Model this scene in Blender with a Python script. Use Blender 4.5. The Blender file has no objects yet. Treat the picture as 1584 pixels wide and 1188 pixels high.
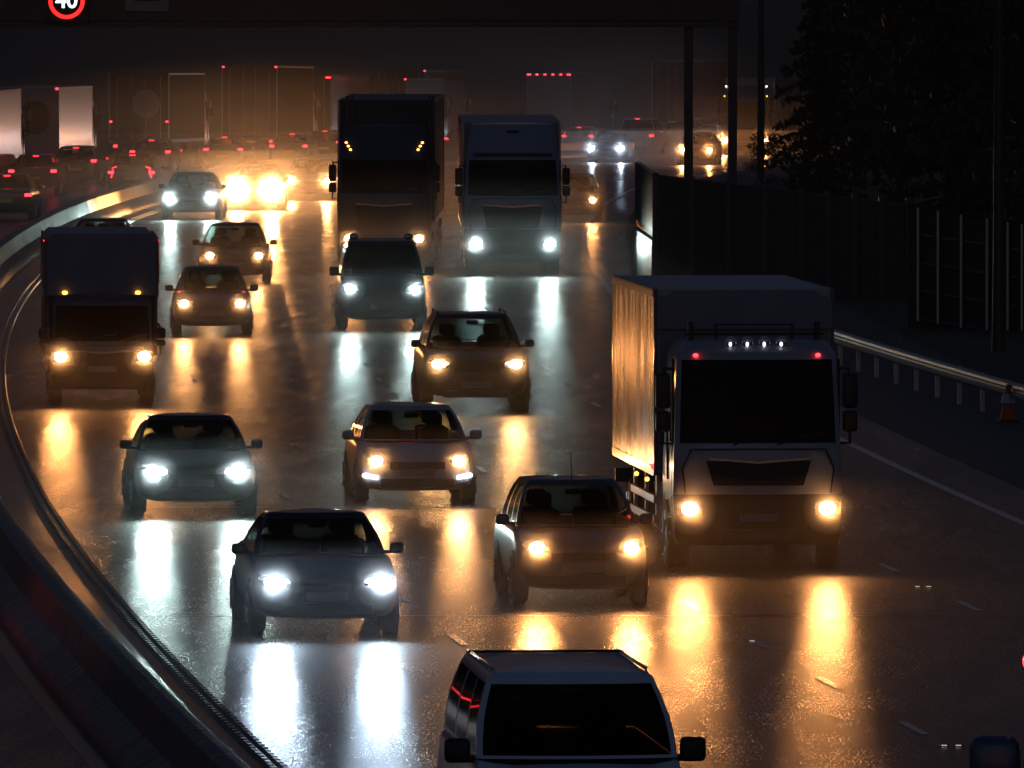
import bpy, bmesh, math, random
from math import pi, sin, cos, atan, radians
from mathutils import Vector, Matrix

random.seed(7)
scene = bpy.context.scene
COL = scene.collection
# ------------------------------------------------------------------ camera
CAM_H = 8.5
FPX = 17600.0
cam_d = bpy.data.cameras.new('camera')
cam = bpy.data.objects.new('camera', cam_d)
COL.objects.link(cam)
cam_d.sensor_width = 36.0
cam_d.lens = 36.0 * FPX / 1584.0
cam_d.clip_start = 1.0
cam_d.clip_end = 9000.0
cam.location = (0, 0, CAM_H)
cam.rotation_euler = (pi / 2 - atan(687.0 / FPX), 0, 0)
scene.camera = cam
# ------------------------------------------------------------------ sky, dusk light, exposure
SUN_EL, SUN_ROT = radians(-1.05), radians(180.0)
world = bpy.data.worlds.new('World')
scene.world = world
world.use_nodes = True
wn = world.node_tree.nodes
wl = world.node_tree.links
bg = wn['Background']
sky = wn.new('ShaderNodeTexSky')
sky.sky_type = 'NISHITA'
sky.sun_disc = False
sky.sun_elevation = SUN_EL
sky.sun_rotation = SUN_ROT
sky.ozone_density = 2.4
wl.new(sky.outputs['Color'], bg.inputs['Color'])
SKY_STRENGTH = 0.15
bg.inputs['Strength'].default_value = SKY_STRENGTH
sun_d = bpy.data.lights.new('sun', 'SUN')
sun_d.energy = 0.004
sun_d.angle = radians(12)
sun_d.color = (0.55, 0.7, 1.0)
sun = bpy.data.objects.new('sun', sun_d)
COL.objects.link(sun)
sun.rotation_euler = (radians(72), 0, 0)       # last dusk light from behind the camera
scene.view_settings.view_transform = 'Standard'
scene.view_settings.look = 'None'
scene.view_settings.exposure = 0.0
scene.view_settings.gamma = 1.0
scene.render.engine = 'CYCLES'
cy = scene.cycles
cy.max_bounces = 5
cy.diffuse_bounces = 1
cy.glossy_bounces = 3
cy.transmission_bounces = 3
cy.transparent_max_bounces = 8
cy.volume_bounces = 0
cy.sample_clamp_indirect = 2.0
cy.sample_clamp_direct = 0.0
cy.caustics_reflective = False
cy.caustics_refractive = False
cy.use_denoising = True
cy.use_adaptive_sampling = False
cy.denoising_prefilter = 'ACCURATE'
cy.use_light_tree = False
HAZE_DENSITY = 0.00005
HAZE_G = 0.80
HALO_DENSITY = 0.20  # density of the added glare balls round the headlights
SPRAY_DENSITY = 0.0018
LAMP = 0.036            # master power of headlights

# ------------------------------------------------------------------ road geometry
def drop(D):
    if D < 280: return 0.0
    if D < 520: return 2.9e-5 * (D - 280) ** 2
    d = 1.6704 + 0.01392 * (min(D, 650) - 520)
    return d
def gz(D): return -drop(D)
def edge(D):
    t = min(D, 700) - 117.0
    x = -2.37 - 0.098 * t + 0.00025 * t * t
    if D > 700: x += (D - 700) * (-0.098 + 0.0005 * 583)
    return x
def slope(D): return -0.098 + 0.0005 * (min(D, 700) - 117.0)
def P(off, D, z=0.0):
    """point at an offset from the edge of the carriageway"""
    return Vector((edge(D) + off, D, gz(D) + z))
def px_off(px, D): return (px - 792.0) * D / FPX - edge(D)

# ------------------------------------------------------------------ materials
def mat(name, base=(.5, .5, .5), rough=.5, metal=0., spec=.5, coat=0., var=0., vscale=8., bump=0., bscale=40., rvar=0., stretch=(1, 1, 1)):
    m = bpy.data.materials.new(name); m.use_nodes = True
    n = m.node_tree.nodes; l = m.node_tree.links
    b = n['Principled BSDF']
    b.inputs['Base Color'].default_value = (*base, 1)
    b.inputs['Roughness'].default_value = rough
    b.inputs['Metallic'].default_value = metal
    b.inputs['Specular IOR Level'].default_value = spec
    b.inputs['Coat Weight'].default_value = coat
    b.inputs['Coat Roughness'].default_value = .12
    tc = n.new('ShaderNodeTexCoord'); mp = n.new('ShaderNodeMapping')
    mp.inputs['Scale'].default_value = stretch
    l.new(tc.outputs['Object'], mp.inputs['Vector'])
    if var or rvar:
        t = n.new('ShaderNodeTexNoise'); t.inputs['Scale'].default_value = vscale; t.inputs['Detail'].default_value = 5
        l.new(mp.outputs[0], t.inputs['Vector'])
        if var:
            r = n.new('ShaderNodeMix'); r.data_type = 'RGBA'
            r.inputs[6].default_value = (*[c * (1 - var) for c in base], 1)
            r.inputs[7].default_value = (*[min(1, c * (1 + var)) for c in base], 1)
            l.new(t.outputs['Fac'], r.inputs[0]); l.new(r.outputs[2], b.inputs['Base Color'])
        if rvar:
            q = n.new('ShaderNodeMapRange')
            q.inputs[1].default_value = .3; q.inputs[2].default_value = .7
            q.inputs[3].default_value = max(.03, rough - rvar); q.inputs[4].default_value = rough + rvar
            l.new(t.outputs['Fac'], q.inputs[0]); l.new(q.outputs[0], b.inputs['Roughness'])
    if bump:
        t2 = n.new('ShaderNodeTexNoise'); t2.inputs['Scale'].default_value = bscale; t2.inputs['Detail'].default_value = 3
        l.new(mp.outputs[0], t2.inputs['Vector'])
        bp = n.new('ShaderNodeBump'); bp.inputs['Strength'].default_value = bump; bp.inputs['Distance'].default_value = .02
        l.new(t2.outputs['Fac'], bp.inputs['Height']); l.new(bp.outputs[0], b.inputs['Normal'])
    return m
def emit(name, col, strength):
    m = bpy.data.materials.new(name); m.use_nodes = True
    b = m.node_tree.nodes['Principled BSDF']
    b.inputs['Base Color'].default_value = (*[c * .5 for c in col], 1)
    b.inputs['Roughness'].default_value = .15
    b.inputs['Emission Color'].default_value = (*col, 1)
    b.inputs['Emission Strength'].default_value = strength
    m.cycles.emission_sampling = 'NONE'
    return m
def glass(name, tint, gl=.12):
    m = bpy.data.materials.new(name); m.use_nodes = True
    n = m.node_tree.nodes; l = m.node_tree.links
    n.remove(n['Principled BSDF'])
    tr = n.new('ShaderNodeBsdfTransparent'); tr.inputs['Color'].default_value = (*tint, 1)
    g = n.new('ShaderNodeBsdfGlossy'); g.inputs['Roughness'].default_value = .06
    g.inputs['Color'].default_value = (.9, .9, .9, 1)
    f = n.new('ShaderNodeLayerWeight'); f.inputs['Blend'].default_value = gl
    mx = n.new('ShaderNodeMixShader')
    l.new(f.outputs['Fresnel'], mx.inputs[0]); l.new(tr.outputs[0], mx.inputs[1]); l.new(g.outputs[0], mx.inputs[2])
    l.new(mx.outputs[0], n['Material Output'].inputs['Surface'])
    return m
M = {}
# wet asphalt: fine stone texture under a film of water
def wet_road(name, base, rough, rvar, bump, coat=False):
    m = mat(name, base, rough)
    n = m.node_tree.nodes; l = m.node_tree.links; b = n['Principled BSDF']
    b.inputs['IOR'].default_value = 1.36
    tc = n.new('ShaderNodeTexCoord')
    mp = n.new('ShaderNodeMapping'); mp.inputs['Scale'].default_value = (1.0, .16, 1); l.new(tc.outputs['Object'], mp.inputs['Vector'])
    big = n.new('ShaderNodeTexNoise'); big.inputs['Scale'].default_value = .35; big.inputs['Detail'].default_value = 3; big.inputs['Roughness'].default_value = .5
    l.new(mp.outputs[0], big.inputs['Vector'])
    q = n.new('ShaderNodeMapRange'); q.inputs[1].default_value = .32; q.inputs[2].default_value = .68
    q.inputs[3].default_value = rough - rvar; q.inputs[4].default_value = rough + rvar
    l.new(big.outputs['Fac'], q.inputs[0]); l.new(q.outputs[0], b.inputs['Roughness'])
    mx = n.new('ShaderNodeMix'); mx.data_type = 'RGBA'
    mx.inputs[6].default_value = (*[c * .6 for c in base], 1); mx.inputs[7].default_value = (*[c * 1.45 for c in base], 1)
    l.new(big.outputs['Fac'], mx.inputs[0]); l.new(mx.outputs[2], b.inputs['Base Color'])
    if coat:                       # a film of water of uneven thickness over the stone
        b.inputs['Coat IOR'].default_value = 1.33
        mp2 = n.new('ShaderNodeMapping'); mp2.inputs['Scale'].default_value = (1.0, .10, 1); l.new(tc.outputs['Object'], mp2.inputs['Vector'])
        w1 = n.new('ShaderNodeTexNoise'); w1.inputs['Scale'].default_value = 1.6; w1.inputs['Detail'].default_value = 5; w1.inputs['Roughness'].default_value = .65
        l.new(mp2.outputs[0], w1.inputs['Vector'])
        q1 = n.new('ShaderNodeMapRange'); q1.inputs[1].default_value = .35; q1.inputs[2].default_value = .65
        q1.inputs[3].default_value = .45; q1.inputs[4].default_value = .95
        l.new(w1.outputs['Fac'], q1.inputs[0]); l.new(q1.outputs[0], b.inputs['Coat Weight'])
        b.inputs['Coat Roughness'].default_value = .19
    fine = n.new('ShaderNodeTexNoise'); fine.inputs['Scale'].default_value = 42; fine.inputs['Detail'].default_value = 3; fine.inputs['Roughness'].default_value = .75
    mp3 = n.new('ShaderNodeMapping'); mp3.inputs['Scale'].default_value = (1.0, .09, 1); l.new(tc.outputs['Object'], mp3.inputs['Vector'])
    l.new(mp3.outputs[0], fine.inputs['Vector'])
    if coat:
        q2 = n.new('ShaderNodeMapRange'); q2.inputs[1].default_value = .38; q2.inputs[2].default_value = .62; q2.inputs[3].default_value = .35; q2.inputs[4].default_value = 1.3
        l.new(fine.outputs['Fac'], q2.inputs[0])
        mu = n.new('ShaderNodeMath'); mu.operation = 'MULTIPLY'; mu.use_clamp = True
        l.new(q1.outputs[0], mu.inputs[0]); l.new(q2.outputs[0], mu.inputs[1]); l.new(mu.outputs[0], b.inputs['Coat Weight'])
    bp = n.new('ShaderNodeBump'); bp.inputs['Strength'].default_value = bump; bp.inputs['Distance'].default_value = .012
    l.new(fine.outputs['Fac'], bp.inputs['Height']); l.new(bp.outputs[0], b.inputs['Normal'])
    if coat: l.new(bp.outputs[0], b.inputs['Coat Normal'])
    return m
M['road'] = wet_road('wet_asphalt', (.040, .038, .036), .50, .05, .38, coat=True)
M['margin'] = wet_road('wet_concrete_margin', (.16, .15, .14), .22, .08, .3)
_mp = M['margin'].node_tree.nodes['Mapping']; _mp.inputs['Scale'].default_value = (.4, 2.2, 1)
M['grass'] = mat('dark_grass', (.045, .06, .025), .9, var=.5, vscale=2., bump=.6, bscale=9)
M['verge'] = mat('verge_gravel', (.06, .055, .045), .7, var=.4, vscale=6., bump=.5, bscale=14)
M['line'] = mat('road_paint', (.92, .92, .90), .24, metal=.8, var=.15, vscale=9, bump=.3, bscale=30)
M['concrete'] = mat('barrier_concrete', (.11, .105, .10), .5, var=.5, vscale=2.0, bump=.9, bscale=3, rvar=.18, stretch=(.6, 3.5, .6))
M['drain'] = mat('drain_block', (.13, .13, .125), .3, var=.3, bump=.3)
M['steel'] = mat('galvanised_steel', (.38, .39, .40), .42, metal=1, var=.25, vscale=5, bump=.12, bscale=18)
M['dark_steel'] = mat('dark_steel', (.06, .062, .066), .45, metal=.6, var=.3)
M['panel'] = mat('barrier_panel', (.075, .06, .048), .6, var=.35, vscale=3, bump=.3, bscale=10)
M['alu_rib'] = mat('ribbed_aluminium', (.30, .29, .28), .28, metal=1, var=.2, vscale=5, bump=.3, bscale=7, stretch=(2, 2, .3))
M['tyre'] = mat('tyre_rubber', (.018, .018, .018), .7, var=.3)
M['rim'] = mat('alloy_rim', (.4, .4, .41), .3, metal=1)
M['black'] = mat('black_plastic', (.018, .018, .019), .45, var=.3, vscale=14)
M['interior'] = mat('dark_upholstery', (.02, .02, .021), .8, var=.3)
M['chrome'] = mat('chrome_trim', (.75, .75, .76), .12, metal=1)
M['mirror'] = mat('mirror_glass', (.8, .8, .82), .03, metal=1)
M['glass'] = glass('car_glass', (.32, .36, .35), .10)
M['dark_glass'] = glass('tinted_glass', (.03, .032, .033), .12)
M['plate_w'] = mat('white_plate', (.25, .25, .24), .4)
M['plate_y'] = mat('yellow_plate', (.75, .55, .05), .4)
def paint(name, c, rough=.3, metal=0.): return mat(name, c, rough, metal, coat=.6, var=.06, vscale=3, bump=.03, bscale=6)
M['p_black'] = paint('black_paint', (.014, .015, .018))
M['p_navy'] = paint('navy_paint', (.016, .022, .045))
M['p_grey'] = paint('grey_paint', (.09, .095, .10))
M['p_brown'] = paint('bronze_paint', (.06, .045, .035))
M['p_silver'] = paint('silver_paint', (.50, .51, .53), .3, .0)
M['p_white'] = paint('white_paint', (.36, .36, .39))
M['p_van'] = paint('pale_van_paint', (.78, .80, .84), .3)
M['p_cab'] = paint('pale_blue_cab_paint', (.24, .27, .34))
M['p_blue'] = paint('blue_paint', (.06, .09, .17))
M['p_red'] = paint('red_paint', (.35, .02, .02))
M['box_white'] = mat('box_panel', (.40, .42, .46), .4, var=.12, vscale=1.5, bump=.05, bscale=4)
M['box_blue'] = mat('box_panel_blue', (.20, .215, .26), .4, var=.15, vscale=1.5, bump=.05, bscale=4)
M['box_grey'] = mat('box_panel_grey', (.30, .29, .28), .45, var=.2, vscale=1.5, bump=.05, bscale=4)
M['box_dark'] = mat('box_panel_dark', (.03, .03, .034), .5, var=.2, vscale=1.5)
M['box_gloss'] = mat('wet_box_side', (.17, .165, .16), .26, metal=.45, var=.35, vscale=1.2, bump=.9, bscale=1.5, stretch=(1, 1.6, .35), rvar=.05)
M['box_gloss'].node_tree.nodes['Bump'].inputs['Distance'].default_value = .03
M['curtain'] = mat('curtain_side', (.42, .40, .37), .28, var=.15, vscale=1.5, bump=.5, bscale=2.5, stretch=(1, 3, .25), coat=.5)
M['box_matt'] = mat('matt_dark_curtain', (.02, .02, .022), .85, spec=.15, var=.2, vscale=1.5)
M['red_band'] = mat('red_band', (.55, .02, .03), .3, coat=.5)
M['emblem_dark'] = mat('dark_emblem', (.02, .022, .028), .5)
M['bark'] = mat('bark', (.06, .045, .03), .9, var=.4, bump=.6)
M['leaf'] = mat('dark_leaves', (.045, .06, .025), .65, var=.4, vscale=1.2)
M['needle'] = mat('conifer_needles', (.035, .05, .025), .7, var=.4, vscale=1.2)
M['cone_orange'] = mat('cone_plastic', (.55, .09, .02), .45, var=.1)
M['cone_white'] = mat('cone_sleeve', (.6, .6, .6), .4)
WARM, WARM2, COOL, COOL2 = (1.0, .37, .10), (1.0, .42, .13), (.60, .80, 1.0), (.68, .95, .88)
M['lens_warm'] = emit('lamp_warm', (1., .47, .17), 60)
M['lens_cool'] = emit('lamp_cool', (.78, .9, 1.), 60)
M['lens_off'] = mat('lamp_glass', (.5, .5, .52), .1, metal=.8)
M['drl'] = emit('led_strip', (.82, .92, 1.), 14)
M['amber'] = emit('amber_marker', (1., .38, .05), 7)
M['redlamp'] = emit('tail_lamp', (1., .02, .03), 8)
M['redmark'] = emit('red_marker', (1., .03, .04), 6)
M['led_red'] = emit('led_ring_red', (1., .02, .02), 2.2)
M['led_white'] = emit('led_white', (.78, 1., .85), 2.2)
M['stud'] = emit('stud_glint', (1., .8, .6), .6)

# ------------------------------------------------------------------ mesh helpers
class MB:
    def __init__(s): s.bm = bmesh.new()
    def box(s, x0, x1, y0, y1, z0, z1, bev=0., seg=2):
        v = [s.bm.verts.new(c) for c in ((x0, y0, z0), (x1, y0, z0), (x1, y1, z0), (x0, y1, z0), (x0, y0, z1), (x1, y0, z1), (x1, y1, z1), (x0, y1, z1))]
        fs = [s.bm.faces.new([v[i] for i in f]) for f in ((3, 2, 1, 0), (4, 5, 6, 7), (0, 1, 5, 4), (1, 2, 6, 5), (2, 3, 7, 6), (3, 0, 4, 7))]
        if bev:
            es = list({e for f in fs for e in f.edges})
            bmesh.ops.bevel(s.bm, geom=es, offset=bev, segments=seg, affect='EDGES', profile=.5)
        return s
    def cyl(s, c, r, h, axis='x', n=24, r2=None, bev=0.):
        r2 = r if r2 is None else r2
        ring = []
        for k, (rr, t) in enumerate(((r, -h / 2), (r2, h / 2))):
            row = []
            for i in range(n):
                a = 2 * pi * i / n
                p = {'x': (t, rr * cos(a), rr * sin(a)), 'y': (rr * cos(a), t, rr * sin(a)), 'z': (rr * cos(a), rr * sin(a), t)}[axis]
                row.append(s.bm.verts.new((c[0] + p[0], c[1] + p[1], c[2] + p[2])))
            ring.append(row)
        for i in range(n):
            s.bm.faces.new((ring[0][i], ring[0][(i + 1) % n], ring[1][(i + 1) % n], ring[1][i]))
        fa = s.bm.faces.new(ring[0][::-1]); fb = s.bm.faces.new(ring[1])
        if bev:
            bmesh.ops.bevel(s.bm, geom=list(set(list(fa.edges) + list(fb.edges))), offset=bev, segments=2, affect='EDGES')
        return s
    def ell(s, c, r, n=14, m=8):
        rows = []
        for j in range(m + 1):
            th = pi * j / m
            rows.append([s.bm.verts.new((c[0] + r[0] * sin(th) * cos(2 * pi * i / n), c[1] + r[1] * sin(th) * sin(2 * pi * i / n), c[2] + r[2] * cos(th))) for i in range(n)] if 0 < j < m else
                        [s.bm.verts.new((c[0], c[1], c[2] + r[2] * cos(th)))])
        for j in range(m):
            a, b = rows[j], rows[j + 1]
            for i in range(n):
                k = (i + 1) % n
                if len(a) == 1: s.bm.faces.new((a[0], b[i], b[k]))
                elif len(b) == 1: s.bm.faces.new((a[i], b[0], a[k]))
                else: s.bm.faces.new((a[i], b[i], b[k], a[k]))
        return s
    def poly(s, pts): s.bm.faces.new([s.bm.verts.new(p) for p in pts]); return s
    def grid(s, rows, close=False):
        vs = [[s.bm.verts.new(p) for p in r] for r in rows]
        for j in range(len(vs) - 1):
            n = len(vs[j])
            for i in range(n if close else n - 1):
                k = (i + 1) % n
                s.bm.faces.new((vs[j][i], vs[j][k], vs[j + 1][k], vs[j + 1][i]))
        return vs
    def prism(s, pts2, y0, y1):
        """outline in x,z pushed from y0 to y1"""
        a = [s.bm.verts.new((x, y0, z)) for x, z in pts2]; b = [s.bm.verts.new((x, y1, z)) for x, z in pts2]
        s.bm.faces.new(a); s.bm.faces.new(b[::-1]); n = len(a)
        for i in range(n): s.bm.faces.new((a[i], b[i], b[(i + 1) % n], a[(i + 1) % n]))
        return s
    def tube(s, pts, r, n=8):
        pts = [Vector(p) for p in pts]; rows = []
        for i, p in enumerate(pts):
            d = (pts[min(i + 1, len(pts) - 1)] - pts[max(i - 1, 0)]).normalized()
            u = d.orthogonal().normalized(); w = d.cross(u)
            rr = r[i] if isinstance(r, (list, tuple)) else r
            rows.append([p + (u * cos(2 * pi * k / n) + w * sin(2 * pi * k / n)) * rr for k in range(n)])
        for i in range(1, len(rows)):                      # untwist
            best = min(range(n), key=lambda o: (rows[i][o] - rows[i - 1][0]).length)
            rows[i] = rows[i][best:] + rows[i][:best]
        vs = s.grid(rows, close=True)
        s.bm.faces.new(vs[0][::-1]); s.bm.faces.new(vs[-1])
        return s
    def build(s, name, m, parent=None, smooth=False, subsurf=0):
        bmesh.ops.recalc_face_normals(s.bm, faces=s.bm.faces[:])
        me = bpy.data.meshes.new(name)
        if smooth:
            for f in s.bm.faces: f.smooth = True
            for e in s.bm.edges:
                if len(e.link_faces) == 2 and e.calc_face_angle(0) > .7: e.smooth = False
        s.bm.to_mesh(me); s.bm.free()
        me.materials.append(m if not isinstance(m, str) else M[m])
        o = bpy.data.objects.new(name, me); COL.objects.link(o)
        if parent: o.parent = parent
        if subsurf:
            md = o.modifiers.new('smooth', 'SUBSURF'); md.levels = subsurf; md.render_levels = subsurf
        return o
def tag(o, label=None, cat=None, group=None, kind=None):
    if label: o['label'] = label
    if cat: o['category'] = cat
    if group: o['group'] = group
    if kind: o['kind'] = kind
    return o
def thing(name, label, cat, loc, rz=0., rx=0., group=None):
    o = bpy.data.objects.new(name, None); COL.objects.link(o)
    o.location = loc; o.rotation_euler = (rx, 0, rz); o.empty_display_size = .3
    return tag(o, label, cat, group)
def copy_tree(o, parent=None):
    c = o.copy(); COL.objects.link(c)
    if parent: c.parent = parent
    for ch in list(o.children): copy_tree(ch, c)
    return c

# ------------------------------------------------------------------ setting: ground, carriageways, lines
def frange(a, b, st):
    n = max(1, int(round((b - a) / st)))
    return [a + (b - a) * i / n for i in range(n + 1)]
def strip(name, m, o0, o1, d0, d1, z=0., step=6., label=None, cat=None, kind='structure', nx=1):
    mb = MB()
    mb.grid([[P(o0 + (o1 - o0) * i / nx, D, z) for i in range(nx + 1)] for D in frange(d0, d1, step)])
    o = mb.build(name, m); o['kind'] = kind
    if label: tag(o, label, cat)
    return o
mb = MB()
rows = []
for D in [-900, -300, 0, 30] + frange(60, 660, 10) + [700, 760, 900, 1200, 1700, 2500]:
    rows.append([Vector((edge(max(D, 0)) * (1 if 0 <= D <= 760 else (1 if D < 0 else 1)) + o, D, gz(D) - .03)) for o in (-1500, -400, -60, -17, -8, 0, 8, 15, 18, 60, 400, 1500)])
mb.grid(rows)
g = mb.build('ground', 'grass'); g['kind'] = 'structure'
strip('carriageway', 'road', 0.02, 15.2, 20, 760, 0.0, nx=4)
strip('opposite_carriageway', 'road', -17.0, -2.0, 20, 760, 0.0, nx=4)
strip('concrete_margin', 'margin', -2.0, -.20, 20, 760, .004, nx=2)
strip('verge', 'verge', 15.2, 19.2, 20, 760, .006, nx=2)
# drainage kerb: a run of ribbed blocks with a slot
mb = MB()
mb.grid([[P(o, D, z) for o, z in ((-.20, .002), (-.20, .035), (-.14, .045), (-.12, .010), (-.08, .010), (-.06, .045), (.0, .03), (.02, .0))] for D in frange(60, 560, 4)])
for D in frange(84, 230, .42):
    for o0, o1, h in ((-.195, -.135, .062), (-.065, -.005, .058)):
        a, b, c, d = P(o0, D, .03), P(o1, D, .03), P(o1, D + .17, .03), P(o0, D + .17, .03)
        t = Vector((0, 0, h - .03)); mb.poly([a, b, b + t, a + t]); mb.poly([a + t, b + t, c + t, d + t]); mb.poly([d + t, c + t, c, d])
k = mb.build('drain_kerb', 'drain'); k['kind'] = 'structure'
# painted lines
mb = MB()
def dash(off, d, ln, w, z=.006):
    ds = frange(d, d + ln, 4)
    mb.grid([[P(off - w / 2, D, z), P(off + w / 2, D, z)] for D in ds])
for off, ph in ((3.66, 138 - 9 * 8), (7.23, 130 - 7.5 * 8), (10.75, 145 - 9 * 8)):
    d = ph - 1
    while d < 640:
        dash(off, d, 2.0, .10); d += 7.5 if off == 7.23 else 9.0
for off in (-5.4, -9.0, -12.6):
    d = 80
    while d < 640: dash(off, d, 2.0, .10); d += 9
for off, w in ((14.0, .16), (-16.2, .16)): dash(off, 40, 700, w)
k = mb.build('lane_markings', 'line'); k['kind'] = 'structure'
# patches: transverse joints cut in the surface
mb = MB()
for D in (142.9, 170.3):
    mb.grid([[P(o, D, .004), P(o, D + .14, .004)] for o in frange(.1, 13.8, 1.5)])
k = mb.build('surface_joints', 'drain'); k['kind'] = 'structure'
# reflecting studs
first = None
for off, D in ((10.75, 149.3), (10.6, 149.3), (7.35, 119.8), (7.2, 119.8), (7.2, 137.7), (3.66, 131.3), (10.75, 131.0), (3.66, 160.0), (7.23, 168.0), (3.66, 222.), (7.23, 185.)):
    if first is None:
        b = MB().box(-.05, .05, -.05, .05, 0, .018, .008).build('road_stud', 'black')
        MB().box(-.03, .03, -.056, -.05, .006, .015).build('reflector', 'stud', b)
        first = b; o = b
    else: o = copy_tree(first)
    o.location = P(off, D, .002); tag(o, 'small reflecting stud set in the wet road on a lane line', 'road stud', 'road studs on the lane lines')

# ------------------------------------------------------------------ concrete barrier in the middle
prof = [(-.60, 0), (-.60, .10), (-.52, .22), (-.30, .36), (-.22, .72), (-.16, .76), (.0, .76), (.06, .72), (.14, .36), (.36, .22), (.44, .10), (.44, 0)]
mb = MB()
vs = mb.grid([[P(-1.18 + x, D, z) for x, z in prof] for D in frange(40, 660, 4)])
mb.bm.faces.new(vs[0]); mb.bm.faces.new(vs[-1][::-1])
bar = mb.build('concrete_barrier', 'concrete', smooth=True)
tag(bar, 'long stepped concrete barrier running between the two carriageways', 'barrier')
# ------------------------------------------------------------------ lamps of vehicles
HALOS = []
def lamp(parent, loc, col, power, size=radians(78), r=.045, rz=0., pitch=radians(-1.5), back=False, blend=1.):
    d = bpy.data.lights.new('beam', 'SPOT'); d.energy = power * LAMP; d.color = col
    d.spot_size = size; d.spot_blend = blend; d.shadow_soft_size = r
    o = bpy.data.objects.new('beam', d); COL.objects.link(o); o.parent = parent; o.location = loc
    if not back: HALOS.append((o, min(1.6, .50 * (max(1., power / 4000.)) ** .5)))
    o.rotation_euler = (pi / 2 + pitch, 0, pi + rz)         # local -Y is the way the vehicle drives
    return o

# ------------------------------------------------------------------ shells made of rings
FU = [-1, -.94, -.62, -.2, .2, .62, .94, 1]
def ring(hwf, hwr, yf, yr, zf, zr, bf, br, r, SV):
    pts = []
    def z(y): return zf + (zr - zf) * (y - yf) / max(1e-6, yr - yf)
    for u in FU:
        y = yf + bf * u * u + (r if abs(u) == 1 else 0)
        pts.append(Vector((u * hwf, y, z(y))))
    ya, yb = yf + bf + r, yr - br - r
    for v in SV:
        pts.append(Vector((hwf + (hwr - hwf) * v, ya + (yb - ya) * v, z(ya + (yb - ya) * v))))
    for u in FU[::-1]:
        y = yr - br * u * u - (r if abs(u) == 1 else 0)
        pts.append(Vector((u * hwr, y, z(y))))
    for v in SV[::-1]:
        pts.append(Vector((-(hwf + (hwr - hwf) * v), ya + (yb - ya) * v, z(ya + (yb - ya) * v))))
    return pts
def region(col, SV):
    n = len(SV)
    if col < 7: return 'F', col
    col -= 7
    if col < n + 1: return 'R', col
    col -= n + 1
    if col < 7: return 'B', 6 - col
    return 'L', n - (col - 7)
def shell(rings, SV, classify, specs, parent, crown=.03, closekey='body', bottom=False):
    """rings bottom to top; classify(row, side, seg) -> key; specs key -> (name, material)"""
    mbs = {}
    cache = {}
    def mbk(k):
        if k not in mbs: mbs[k] = MB(); cache[k] = {}
        return mbs[k], cache[k]
    n = len(rings[0])
    def vert(k, j, i):
        b, c = mbk(k)
        if (j, i) not in c: c[(j, i)] = b.bm.verts.new(rings[j][i])
        return c[(j, i)]
    for j in range(len(rings) - 1):
        for i in range(n):
            k = classify(j, *region(i, SV))
            if k is None: continue
            q = (i + 1) % n
            mbk(k)[0].bm.faces.new((vert(k, j, i), vert(k, j, q), vert(k, j + 1, q), vert(k, j + 1, i)))
    top = rings[-1]; J = len(rings) - 1
    c = sum(top, Vector()) / n
    prev = [vert(closekey, J, i) for i in range(n)]
    b = mbk(closekey)[0]
    for kf in (.82, .5, .2):
        cur = [b.bm.verts.new(Vector((c.x + (p.x - c.x) * kf, c.y + (p.y - c.y) * kf, p.z + crown * (1 - kf * kf) + (c.z - p.z) * (1 - kf)))) for p in top]
        for i in range(n): b.bm.faces.new((prev[i], prev[(i + 1) % n], cur[(i + 1) % n], cur[i]))
        prev = cur
    b.bm.faces.new(prev)
    if bottom: b.bm.faces.new([vert(closekey, 0, i) for i in range(n)][::-1])
    out = {}
    for k, b in mbs.items():
        nm, m = specs[k] if k in specs else specs[k.split(':')[0]]
        out[k] = b.build(nm, m, parent, smooth=True)
    return out

def wheel(parent, x, y, r=.32, w=.21, rim='rim'):
    b = MB().cyl((x, y, r), r, w, 'x', 28, bev=.03).build('wheel', 'tyre', parent, smooth=True)
    s = 1 if x > 0 else -1
    rb = MB().cyl((x + s * (w / 2 - .01), y, r), r * .62, .04, 'x', 20, r2=r * .62)
    for k in range(5):
        a = 2 * pi * k / 5
        rb.tube([(x + s * (w / 2 + .008), y, r), (x + s * (w / 2 + .008), y + cos(a) * r * .6, r + sin(a) * r * .6)], .025, 6)
    rb.build('rim', rim, b, smooth=True)

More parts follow.
